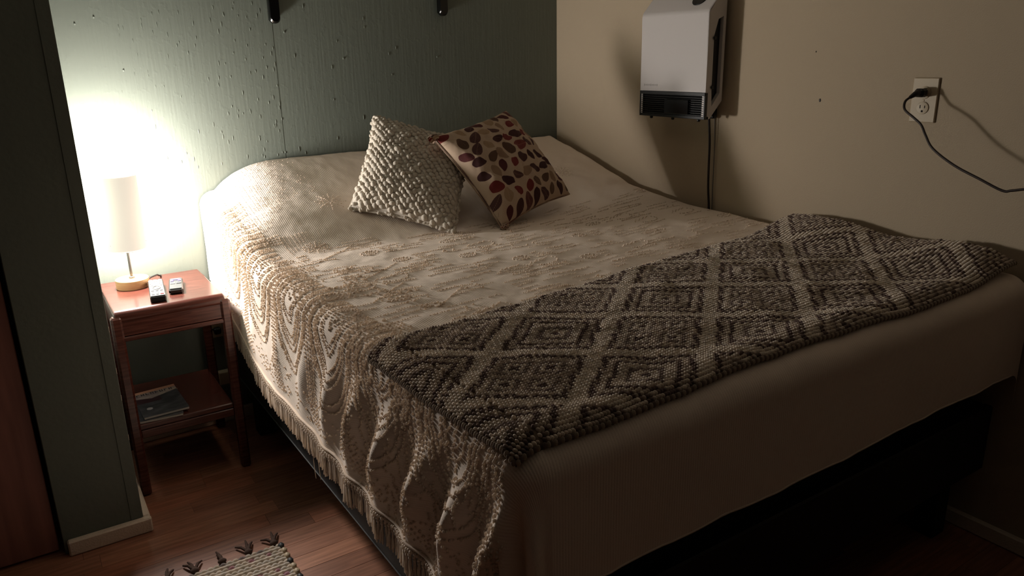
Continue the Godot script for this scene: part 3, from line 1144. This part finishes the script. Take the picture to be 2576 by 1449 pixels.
# ---------------------------------------------------------------- things on the walls
func build_brackets() -> void:
	for k in 2:
		var x: float = [0.8555, 1.5165][k]
		var y: float = [1.423, 1.455][k]
		var label: String = ["black rounded wall bracket end beside the plywood seam, above the lamp side", "black rounded wall bracket end above the cushions, nearer the right wall"][k]
		var t := thing("wall_bracket", label, "bracket", Vector3(x, y, BACK), "black brackets on the green wall")
		var out := []
		var r := 0.0185
		for m in 13:
			var a := PI + PI * m / 12.0
			out.append(Vector2(r * cos(a), r + r * sin(a)))
		out.append(Vector2(r, 0.34))
		out.append(Vector2(-r, 0.34))
		var bar := Acc.new()
		bar.extrude(out, Vector3(0, 0, 0.010), Vector3.RIGHT, Vector3.UP, Vector3.BACK, 0.022, 0.006)
		part("bar", bar.mesh(), M.iron, t)
		var plate := Acc.new()
		plate.box(Vector3(-0.003, 0.175, 0.005), Vector3(0.026, 0.33, 0.010), 0.002)
		part("wall_plate", plate.mesh(), M.iron, t)
		var sc := Acc.new()
		sc.blob(Vector3(-0.0115, 0.011, 0.010), Vector3(0.0035, 0.0035, 0.0035), Basis.IDENTITY, 8, 6)
		part("screw", sc.mesh(), M.metal, t)

func build_heater() -> void:
	var z0 := -2.148
	var z1 := -1.832
	var h := thing("wall_heater", "white wall mounted heater with black grille on the tan wall", "heater", Vector3.ZERO)
	# side profile (x, y), front edge first
	var prof := [Vector2(1.978, 1.172), Vector2(1.975, 1.425), Vector2(1.978, 1.436), Vector2(2.030, 1.490), Vector2(2.054, 1.505), Vector2(2.060, 1.495), Vector2(2.060, 1.142), Vector2(2.000, 1.086), Vector2(1.986, 1.086), Vector2(1.986, 1.172)]
	var shell := Acc.new()
	var mid := Vector3(2.02, 1.30, (z0 + z1) / 2.0)
	var outer := [Vector2(1.978, 1.172), Vector2(1.9745, 1.422), Vector2(1.9760, 1.430), Vector2(1.9800, 1.4375), Vector2(2.030, 1.490), Vector2(2.055, 1.506), Vector2(2.060, 1.498)]
	var sh := PackedVector3Array()
	var suv := PackedVector2Array()
	for p in outer:
		for z in [z0, z0 + 0.004, z1 - 0.004, z1]:
			var ins := 0.003 if (z == z0 or z == z1) else 0.0
			sh.append(Vector3(p.x + ins, p.y - ins, z))
			suv.append(Vector2(z, p.y))
	shell.grid(sh, 4, outer.size(), suv, mid)
	part("front_shell", shell.mesh(), M.white_plastic, h)
	var core := Acc.new()
	core.extrude([Vector2(1.984, 1.09), Vector2(1.984, 1.43), Vector2(2.03, 1.482), Vector2(2.056, 1.496), Vector2(2.056, 1.145), Vector2(2.003, 1.092)], Vector3(0, 0, z0 + 0.014), Vector3.RIGHT, Vector3.UP, Vector3.BACK, (z1 - z0) - 0.028)
	part("inner_body", core.mesh(), M.black_plastic, h)
	# side frames: a rim round a dark opening
	for s in [[z0, 1.0], [z1, -1.0]]:
		var rim := Acc.new()
		var o := [Vector2(1.9785, 1.088), Vector2(1.9785, 1.426), Vector2(2.030, 1.486), Vector2(2.058, 1.500), Vector2(2.058, 1.142), Vector2(2.003, 1.084)]
		var i := [Vector2(2.006, 1.176), Vector2(2.005, 1.352), Vector2(2.022, 1.404), Vector2(2.046, 1.414), Vector2(2.046, 1.168), Vector2(2.010, 1.126)]
		var zc: float = s[0]
		var zi: float = zc + s[1] * 0.014
		for k in 6:
			var m := (k + 1) % 6
			var ref := Vector3((o[k].x + o[m].x) / 2.0, (o[k].y + o[m].y) / 2.0, zc + s[1] * 0.1)
			rim.poly([Vector3(o[k].x, o[k].y, zc), Vector3(o[m].x, o[m].y, zc), Vector3(i[m].x, i[m].y, zc), Vector3(i[k].x, i[k].y, zc)], ref)
			rim.poly([Vector3(i[k].x, i[k].y, zc), Vector3(i[m].x, i[m].y, zc), Vector3(i[m].x, i[m].y, zi), Vector3(i[k].x, i[k].y, zi)], Vector3(o[k].x, o[k].y, zc))
			rim.poly([Vector3(o[k].x, o[k].y, zc), Vector3(o[m].x, o[m].y, zc), Vector3(o[m].x, o[m].y, zi), Vector3(o[k].x, o[k].y, zi)], Vector3(2.02, 1.3, zi))
		part("side_frame", rim.mesh(), M.white_plastic, h)
		for y in [1.345, 1.188]:
			var kb := Acc.new()
			kb.lathe([Vector2(0, 0), Vector2(0.0065, 0), Vector2(0.0065, 0.003), Vector2(0.005, 0.0045), Vector2(0, 0.0045)], 14, Vector3(2.006, y, zc - s[1] * 0.002), Basis(Vector3.RIGHT, -s[1] * PI / 2))
			part("clip", kb.mesh(), M.black_plastic, h)
	# black outlet grille below the white front
	var fr := Acc.new()
	fr.box(Vector3(1.988, 1.128, (z0 + z1) / 2.0), Vector3(0.006, 0.090, z1 - z0 - 0.006), 0.001)
	part("grille_back", fr.mesh(), M.black_plastic, h)
	part("grille_top_bar", span(Vector3(1.976, 1.160, z0), Vector3(1.990, 1.1715, z1), 0.001), M.black_plastic, h)
	part("grille_bottom_bar", span(Vector3(1.978, 1.083, z0), Vector3(1.998, 1.093, z1), 0.001), M.black_plastic, h)
	for z in [z0 + 0.002, z1 - 0.002]:
		part("grille_end", span(Vector3(1.977, 1.083, z - 0.003), Vector3(1.990, 1.17, z + 0.003), 0.001), M.black_plastic, h)
	for k in 9:
		part("slat", boxmesh(Vector3(1.9815, 1.0985 + k * 0.0072, (z0 + z1) / 2.0), Vector3(0.008, 0.0022, z1 - z0 - 0.012), 0.0006, Basis(Vector3.BACK, 0.5)), M.black_plastic, h)
	part("control_window", span(Vector3(1.9745, 1.098, -2.02), Vector3(1.979, 1.145, -1.905), 0.001), M.iron, h)
	for k in 3:
		part("foot", boxmesh(Vector3(1.99, 1.079, [z0 + 0.05, -1.99, z1 - 0.035][k]), Vector3(0.012, 0.010, 0.010), 0.003), M.black_plastic, h)
	# round dark dial on the sloping top
	var dial := Acc.new()
	var bs := Basis(Vector3.BACK, PI / 4.0)
	dial.lathe([Vector2(0, 0), Vector2(0.031, 0), Vector2(0.031, 0.002), Vector2(0.029, 0.003), Vector2(0, 0.003)], 32, Vector3(2.012, 1.4715, -1.905), bs)
	part("dial", dial.mesh(), M.black_plastic, h)
	# faint raised maker's mark, too small to read
	for k in 9:
		var hh: float = [0.007, 0.005, 0.006, 0.005, 0.007, 0.005, 0.006, 0.005, 0.007][k]
		part("raised_mark", boxmesh(Vector3(1.9775, 1.192, z0 + 0.022 + k * 0.008), Vector3(0.0008, hh, 0.0050), 0.0002), M.faint, h)
	part("wall_mount", span(Vector3(2.058, 1.16, -2.09), Vector3(RIGHT, 1.44, -1.89), 0.002), M.black_plastic, h)
	var plug := Acc.new()
	plug.box(Vector3(2.066, 1.098, -1.872), Vector3(0.020, 0.035, 0.020), 0.004)
	part("strain_relief", plug.mesh(), M.black_plastic, h)
	var cord := Acc.new()
	var path := [Vector3(2.055, 1.115, -1.885), Vector3(2.060, 1.08, -1.885), Vector3(2.064, 1.0, -1.880), Vector3(2.065, 0.92, -1.879), Vector3(2.066, 0.84, -1.877), Vector3(2.068, 0.76, -1.870), Vector3(2.070, 0.62, -1.868)]
	cord.tube(smooth(path, 4), 0.0040, 8)
	part("cord", cord.mesh(), M.cable, h)
	var thin := Acc.new()
	thin.tube([Vector3(2.070, 1.085, -1.868), Vector3(2.073, 1.0, -1.865), Vector3(2.074, 0.80, -1.862), Vector3(2.074, 0.64, -1.860)], 0.0014, 6)
	part("thin_wire", thin.mesh(), M.silver, h)

func smooth(path: Array, per: int) -> Array:
	var out := []
	for k in path.size() - 1:
		var a: Vector3 = path[maxi(k - 1, 0)]
		var b: Vector3 = path[k]
		var c: Vector3 = path[k + 1]
		var d: Vector3 = path[mini(k + 2, path.size() - 1)]
		for m in per:
			out.append(b.cubic_interpolate(c, a, d, float(m) / per))
	out.append(path[path.size() - 1])
	return out

func build_outlet() -> void:
	var o := thing("wall_outlet", "ivory double outlet plate on the tan wall with a plug in its upper socket", "outlet", Vector3(RIGHT, 1.1665, -1.148))
	part("plate", boxmesh(Vector3(-0.003, 0, 0), Vector3(0.006, 0.116, 0.070), 0.002), M.ivory, o)
	for y in [0.020, -0.020]:
		var s := Acc.new()
		s.lathe([Vector2(0, 0), Vector2(0.0165, 0), Vector2(0.0165, 0.0015), Vector2(0.0155, 0.0025), Vector2(0, 0.0025)], 24, Vector3(-0.006, y, 0), Basis(Vector3.BACK, PI / 2))
		var face := part("socket", s.mesh(), M.ivory, o)
		for z in [-0.0062, 0.0062]:
			part("slot", boxmesh(Vector3(-0.0086, y + 0.003, z), Vector3(0.0006, 0.0085 if z < 0 else 0.007, 0.0022), 0.0), M.black_cloth, face)
		part("slot", boxmesh(Vector3(-0.0086, y - 0.0085, 0), Vector3(0.0006, 0.005, 0.005), 0.0), M.black_cloth, face)
	var sc := Acc.new()
	sc.blob(Vector3(-0.006, 0, 0), Vector3(0.0012, 0.003, 0.003), Basis.IDENTITY, 8, 5)
	part("screw", sc.mesh(), M.ivory, o)
	var c := thing("power_cord", "dark brown power cord with black plug hanging from the ivory outlet", "cord", Vector3.ZERO)
	var p := Acc.new()
	p.box(Vector3(RIGHT - 0.024, 1.1865, -1.148), Vector3(0.026, 0.022, 0.026), 0.005)
	p.tube([Vector3(RIGHT - 0.034, 1.1865, -1.149), Vector3(RIGHT - 0.048, 1.183, -1.152), Vector3(RIGHT - 0.060, 1.176, -1.156)], [0.010, 0.007, 0.0045], 10)
	part("plug", p.mesh(), M.dark_cable, c)
	var path := [Vector3(2.025, 1.177, -1.155), Vector3(2.010, 1.166, -1.160), Vector3(1.999, 1.146, -1.152), Vector3(1.993, 1.127, -1.122), Vector3(1.990, 1.110, -1.098), Vector3(1.982, 1.085, -1.078), Vector3(1.972, 1.054, -1.049), Vector3(1.968, 1.019, -0.989), Vector3(1.965, 0.994, -0.925), Vector3(1.965, 0.972, -0.868), Vector3(1.965, 0.975, -0.845), Vector3(1.966, 0.984, -0.80), Vector3(1.97, 0.985, -0.70), Vector3(1.98, 0.95, -0.55), Vector3(2.0, 0.80, -0.45), Vector3(2.06, 0.30, -0.42), Vector3(2.07, 0.006, -0.40)]
	var a := Acc.new()
	a.tube(smooth(path, 6), 0.0032, 8)
	part("cable", a.mesh(), M.cable, c)
	# second outlet low on the green wall, half hidden behind the nightstand
	var q := thing("wall_outlet", "cream outlet plate low on the green wall behind the nightstand", "outlet", Vector3(0.520, 0.392, BACK))
	part("plate", boxmesh(Vector3(0, 0, 0.003), Vector3(0.070, 0.116, 0.006), 0.002), M.ivory, q)
	part("plug", boxmesh(Vector3(0.010, -0.030, 0.014), Vector3(0.024, 0.024, 0.022), 0.004), M.dark_cable, q)
	var q2 := thing("cable_box", "small cream cable box on the green wall just above the nightstand shelf", "cable box", Vector3(0.533, 0.178, BACK))
	part("casing", boxmesh(Vector3(0, 0, 0.012), Vector3(0.046, 0.052, 0.024), 0.002), M.ivory, q2)
	part("lid", boxmesh(Vector3(0, 0, 0.0255), Vector3(0.040, 0.046, 0.003), 0.001), M.ivory, q2)

# ---------------------------------------------------------------- rug
func build_rug() -> void:
	var root := thing("rag_rug", "multicoloured woven rag rug with knotted ends on the wooden floor", "rug", Vector3.ZERO)
	var palette := [Color(0.50, 0.43, 0.35), Color(0.42, 0.37, 0.30), Color(0.30, 0.15, 0.17), Color(0.46, 0.42, 0.36), Color(0.20, 0.17, 0.16), Color(0.55, 0.48, 0.40), Color(0.34, 0.18, 0.22)]
	var m := mat(Color.WHITE, 0.95)
	m.vertex_color_use_as_albedo = true
	var x0 := -0.16
	var x1 := 0.445
	for r in 64:
		var z := -1.900 + r * 0.0135
		var a := Acc.new()
		a.tinted = true
		var steps := 110
		var pts := PackedVector3Array()
		var uvs := PackedVector2Array()
		var cols := PackedColorArray()
		var strong: Color = palette[rng.randi() % palette.size()]
		var phase := 0.5 if r % 2 else 0.0
		for i in steps + 1:
			var x := lerpf(x0, x1, float(i) / steps)
			var bead := fposmod((x - x0) / 0.0165 + phase, 1.0)
			var hgt := 0.0048 + 0.0058 * sqrt(maxf(0.0, 1.0 - pow(bead * 2.0 - 1.0, 2.0)))
			var cell := int(floor((x - x0) / 0.0165 + phase))
			var key := (cell * 7 + r * 13) % 11
			var c: Color = strong if key < 3 else palette[0 if key < 6 else (1 if key < 8 else (3 if key < 10 else 5))]
			if bead < 0.12 or bead > 0.88:
				c = c * 0.55
			for s in 5:
				var ang := PI * s / 4.0
				pts.append(Vector3(x, maxf(0.0008, hgt * sin(ang)), z + 0.0065 * cos(ang)))
				uvs.append(Vector2(x, ang))
				cols.append(Color(c.r * 1.25, c.g * 1.22, c.b * 1.2))
		a.grid(pts, 5, steps + 1, uvs, null, cols)
		part("weft_row", a.mesh(), m, root)
	# rounded turns along the side
	for r in 32:
		var b := Acc.new()
		b.blob(Vector3(x1 + 0.004, 0.007, -1.893 + r * 0.027), Vector3(0.009, 0.007, 0.012), Basis.IDENTITY, 8, 6)
		part("edge_turn", b.mesh(), M.ivory if r % 3 else M.button_grey, root)
	# knots along the end, each with a few ends of cloth strip
	var strip := mat(Color(0.30, 0.22, 0.18), 0.9)
	for k in 9:
		var x := 0.435 - k * 0.070
		var t := Acc.new()
		t.blob(Vector3(x, 0.008, -1.914), Vector3(0.012, 0.008, 0.010), Basis.IDENTITY, 8, 6)
		for e in 3:
			var dx := rng.randf_range(-0.03, 0.035)
			var l := rng.randf_range(0.025, 0.055)
			t.tube([Vector3(x, 0.008, -1.916), Vector3(x + dx * 0.5, 0.012, -1.92 - l * 0.5), Vector3(x + dx, 0.006, -1.92 - l)], [0.005, 0.0042, 0.0025], 5)
		part("end_knot", t.mesh(), strip, root)

# ---------------------------------------------------------------- the room
func build_room() -> void:
	# floor: slab and laminate boards
	var fl := struct("floor", "brown wood laminate floor", span(Vector3(-3.4, -0.12, -2.9), Vector3(2.2, -0.0022, 3.4)), M.joint)
	var rest := {}
	var shapes := {}
	var zrow := -2.8
	var row := 0
	var count := 0
	while zrow < 3.3:
		var x := -3.3 - rng.randf_range(0.0, 0.4)
		while x < RIGHT:
			var len: float = [0.36, 0.42, 0.48, 0.54][rng.randi() % 4]
			var xa := maxf(x, -3.3)
			var xb := minf(x + len, RIGHT)
			x += len
			if xb - xa < 0.02:
				continue
			var tone := rng.randi() % 5
			var near := xb > -0.35 and xa < 0.75 and zrow > -2.75 and zrow < -0.9
			if near and count < 295:
				var key := "%d" % int((xb - xa) * 1000.0)
				if not shapes.has(key):
					shapes[key] = boxmesh(Vector3.ZERO, Vector3(xb - xa - 0.0006, 0.002, 0.0644), 0.0004)
				part("board", shapes[key], M.planks[tone], fl, Vector3((xa + xb) / 2.0, -0.001, zrow + 0.0325))
				count += 1
			else:
				if not rest.has(tone):
					rest[tone] = Acc.new()
				rest[tone].box(Vector3((xa + xb) / 2.0, -0.001, zrow + 0.0325), Vector3(xb - xa - 0.0006, 0.002, 0.0644))
		zrow += 0.065
		row += 1
	for tone in rest:
		var o := part("far_boards", rest[tone].mesh(), M.planks[tone], fl)
		o.set_meta("kind", "stuff")
	# back wall of two painted plywood sheets with a seam
	var wb := struct("wall_back", "green painted plywood back wall", span(Vector3(-3.4, 0, BACK - 0.14), Vector3(2.2, 2.42, BACK - 0.012)), M.green_dark)
	part("panel", span(Vector3(0.10, 0, BACK - 0.012), Vector3(0.8513, 2.42, BACK), 0.0006), M.green, wb)
	part("panel", span(Vector3(0.8517, 0, BACK - 0.012), Vector3(RIGHT, 2.42, BACK - 0.0006), 0.0006), M.green, wb)
	for d in [[0.891, 1.396], [1.102, 1.304], [1.493, 1.303], [0.30, 1.44], [0.245, 1.42], [0.36, 1.28]]:
		var b := Acc.new()
		b.blob(Vector3(d[0], d[1], BACK), Vector3(0.003, 0.004, 0.0018), Basis.IDENTITY, 8, 5)
		part("paint_blob", b.mesh(), M.green_dark, wb)
	var drips := Acc.new()
	for k in 130:
		var x := 0.852 - 0.55 * pow(rng.randf(), 1.6)
		if k % 9 == 0:
			x = rng.randf_range(0.87, 1.35)
		var y := rng.randf_range(0.95, 1.52)
		drips.blob(Vector3(x, y, BACK), Vector3(rng.randf_range(0.0010, 0.0018), rng.randf_range(0.004, 0.010), 0.0011), Basis.IDENTITY, 6, 5)
	part("paint_drips", drips.mesh(), M.green, wb).set_meta("kind", "stuff")
	var wr := struct("wall_right", "tan painted right wall", span(Vector3(RIGHT, 0, BACK - 0.1), Vector3(RIGHT + 0.12, 2.42, 3.4)), M.tan)
	for d in [[1.155, -1.469, 0.004], [1.296, -1.498, 0.002]]:
		var b := Acc.new()
		b.blob(Vector3(RIGHT, d[0], d[1]), Vector3(0.0014, d[2] * 1.4, d[2]), Basis.IDENTITY, 8, 5)
		part("nail_mark", b.mesh(), M.cable, wr)
	struct("wall_front", "green wall behind the camera", span(Vector3(-3.4, 0, 3.3), Vector3(2.2, 2.42, 3.42)), M.green_dark)
	struct("wall_side", "green wall at the far left of the room", span(Vector3(-3.42, 0, -2.3), Vector3(-3.3, 2.42, 3.42)), M.green_dark)
	struct("ceiling", "off-white ceiling", span(Vector3(-3.42, 2.42, -2.94), Vector3(2.2, 2.52, 3.42)), M.ceiling)
	# end of the closet wall that juts out left of the nightstand
	var wl := struct("wall_left", "dark green end of the closet wall left of the nightstand", span(Vector3(-0.056, 0, BACK), Vector3(0.145, 2.42, -2.205), 0.002), M.green_dark)
	part("corner_bead", span(Vector3(0.116, 0.045, -2.2055), Vector3(0.1475, 2.42, -2.2030), 0.001), M.green_dark, wl)
	for y in [0.62, 0.50, 0.42, 0.30, 0.16]:
		part("paint_chip", boxmesh(Vector3(0.1472, y, -2.2045), Vector3(0.0012, 0.016, 0.003), 0.0003), M.trim, wl)
	struct("wall_closet", "green closet wall left of the door", span(Vector3(-3.4, 0, -2.33), Vector3(-0.95, 2.42, -2.205)), M.green_dark)
	var lintel := struct("trim_1", "green lintel above the closet door", span(Vector3(-0.95, 2.05, -2.33), Vector3(-0.056, 2.42, -2.205)), M.green_dark)
	lintel.set_meta("kind", "structure")
	var door := struct("door_1", "reddish brown closet door beside the green wall end", span(Vector3(-0.92, 0.008, -2.262), Vector3(-0.068, 2.04, -2.226), 0.002), M.red_wood)
	var knob := Acc.new()
	knob.lathe([Vector2(0, 0), Vector2(0.010, 0), Vector2(0.010, 0.02), Vector2(0.022, 0.03), Vector2(0.022, 0.042), Vector2(0.012, 0.05), Vector2(0, 0.05)], 18, Vector3(-0.85, 1.0, -2.226), Basis(Vector3.RIGHT, PI / 2))
	part("door_knob", knob.mesh(), M.metal, door)
	struct("wall_closet_back", "green back of the closet behind its door", span(Vector3(-0.95, 0, -2.80), Vector3(-0.056, 2.42, -2.77)), M.green_dark)
	# baseboards: short and thick with a rounded top
	var bb := Acc.new()
	bb.box(Vector3(0.060, 0.0225, -2.1945), Vector3(0.214, 0.045, 0.021), 0.004)
	struct("baseboard_left", "cream baseboard round the green wall end", bb.mesh(), M.trim)
	struct("baseboard_side", "cream baseboard beside the nightstand", span(Vector3(0.145, 0, -2.79), Vector3(0.166, 0.045, -2.206), 0.004), M.trim)
	struct("baseboard_back", "cream baseboard along the green wall", span(Vector3(0.166, 0, BACK), Vector3(RIGHT - 0.02, 0.045, BACK + 0.018), 0.004), M.trim)
	struct("baseboard_right", "cream baseboard along the tan wall", span(Vector3(RIGHT - 0.018, 0, BACK + 0.02), Vector3(RIGHT, 0.045, 3.3), 0.004), M.trim)

func _ready() -> void:
	rng.seed = 20240
	noise.seed = 11
	noise.noise_type = FastNoiseLite.TYPE_SIMPLEX_SMOOTH
	noise.frequency = 0.02
	# camera
	var cam := Camera3D.new()
	cam.name = "camera"
	add_child(cam)
	cam.position = Vector3(0, 1.3, 0)
	cam.rotation_degrees = Vector3(-16.8996, -33.1049, -1.1126)
	cam.fov = 41.364
	cam.near = 0.02
	cam.current = true
	# night: nothing comes in from outside, the lamp on the nightstand lights the room
	var env := Environment.new()
	env.background_mode = Environment.BG_COLOR
	env.background_color = Color(0, 0, 0)
	env.ambient_light_source = Environment.AMBIENT_SOURCE_DISABLED
	env.tonemap_mode = Environment.TONE_MAPPER_LINEAR
	env.tonemap_exposure = 1.0
	env.sdfgi_enabled = true
	env.ssao_enabled = true
	env.ssil_enabled = true
	var we := WorldEnvironment.new()
	we.name = "world"
	we.environment = env
	add_child(we)
	make_materials()
	build_lamp()
	build_room()
	build_bed()
	build_bedspread()
	build_throw()
	build_cushions()
	build_nightstand()
	build_heater()
	build_outlet()
	build_brackets()
	build_rug()
	build_remotes()
	build_magazines()
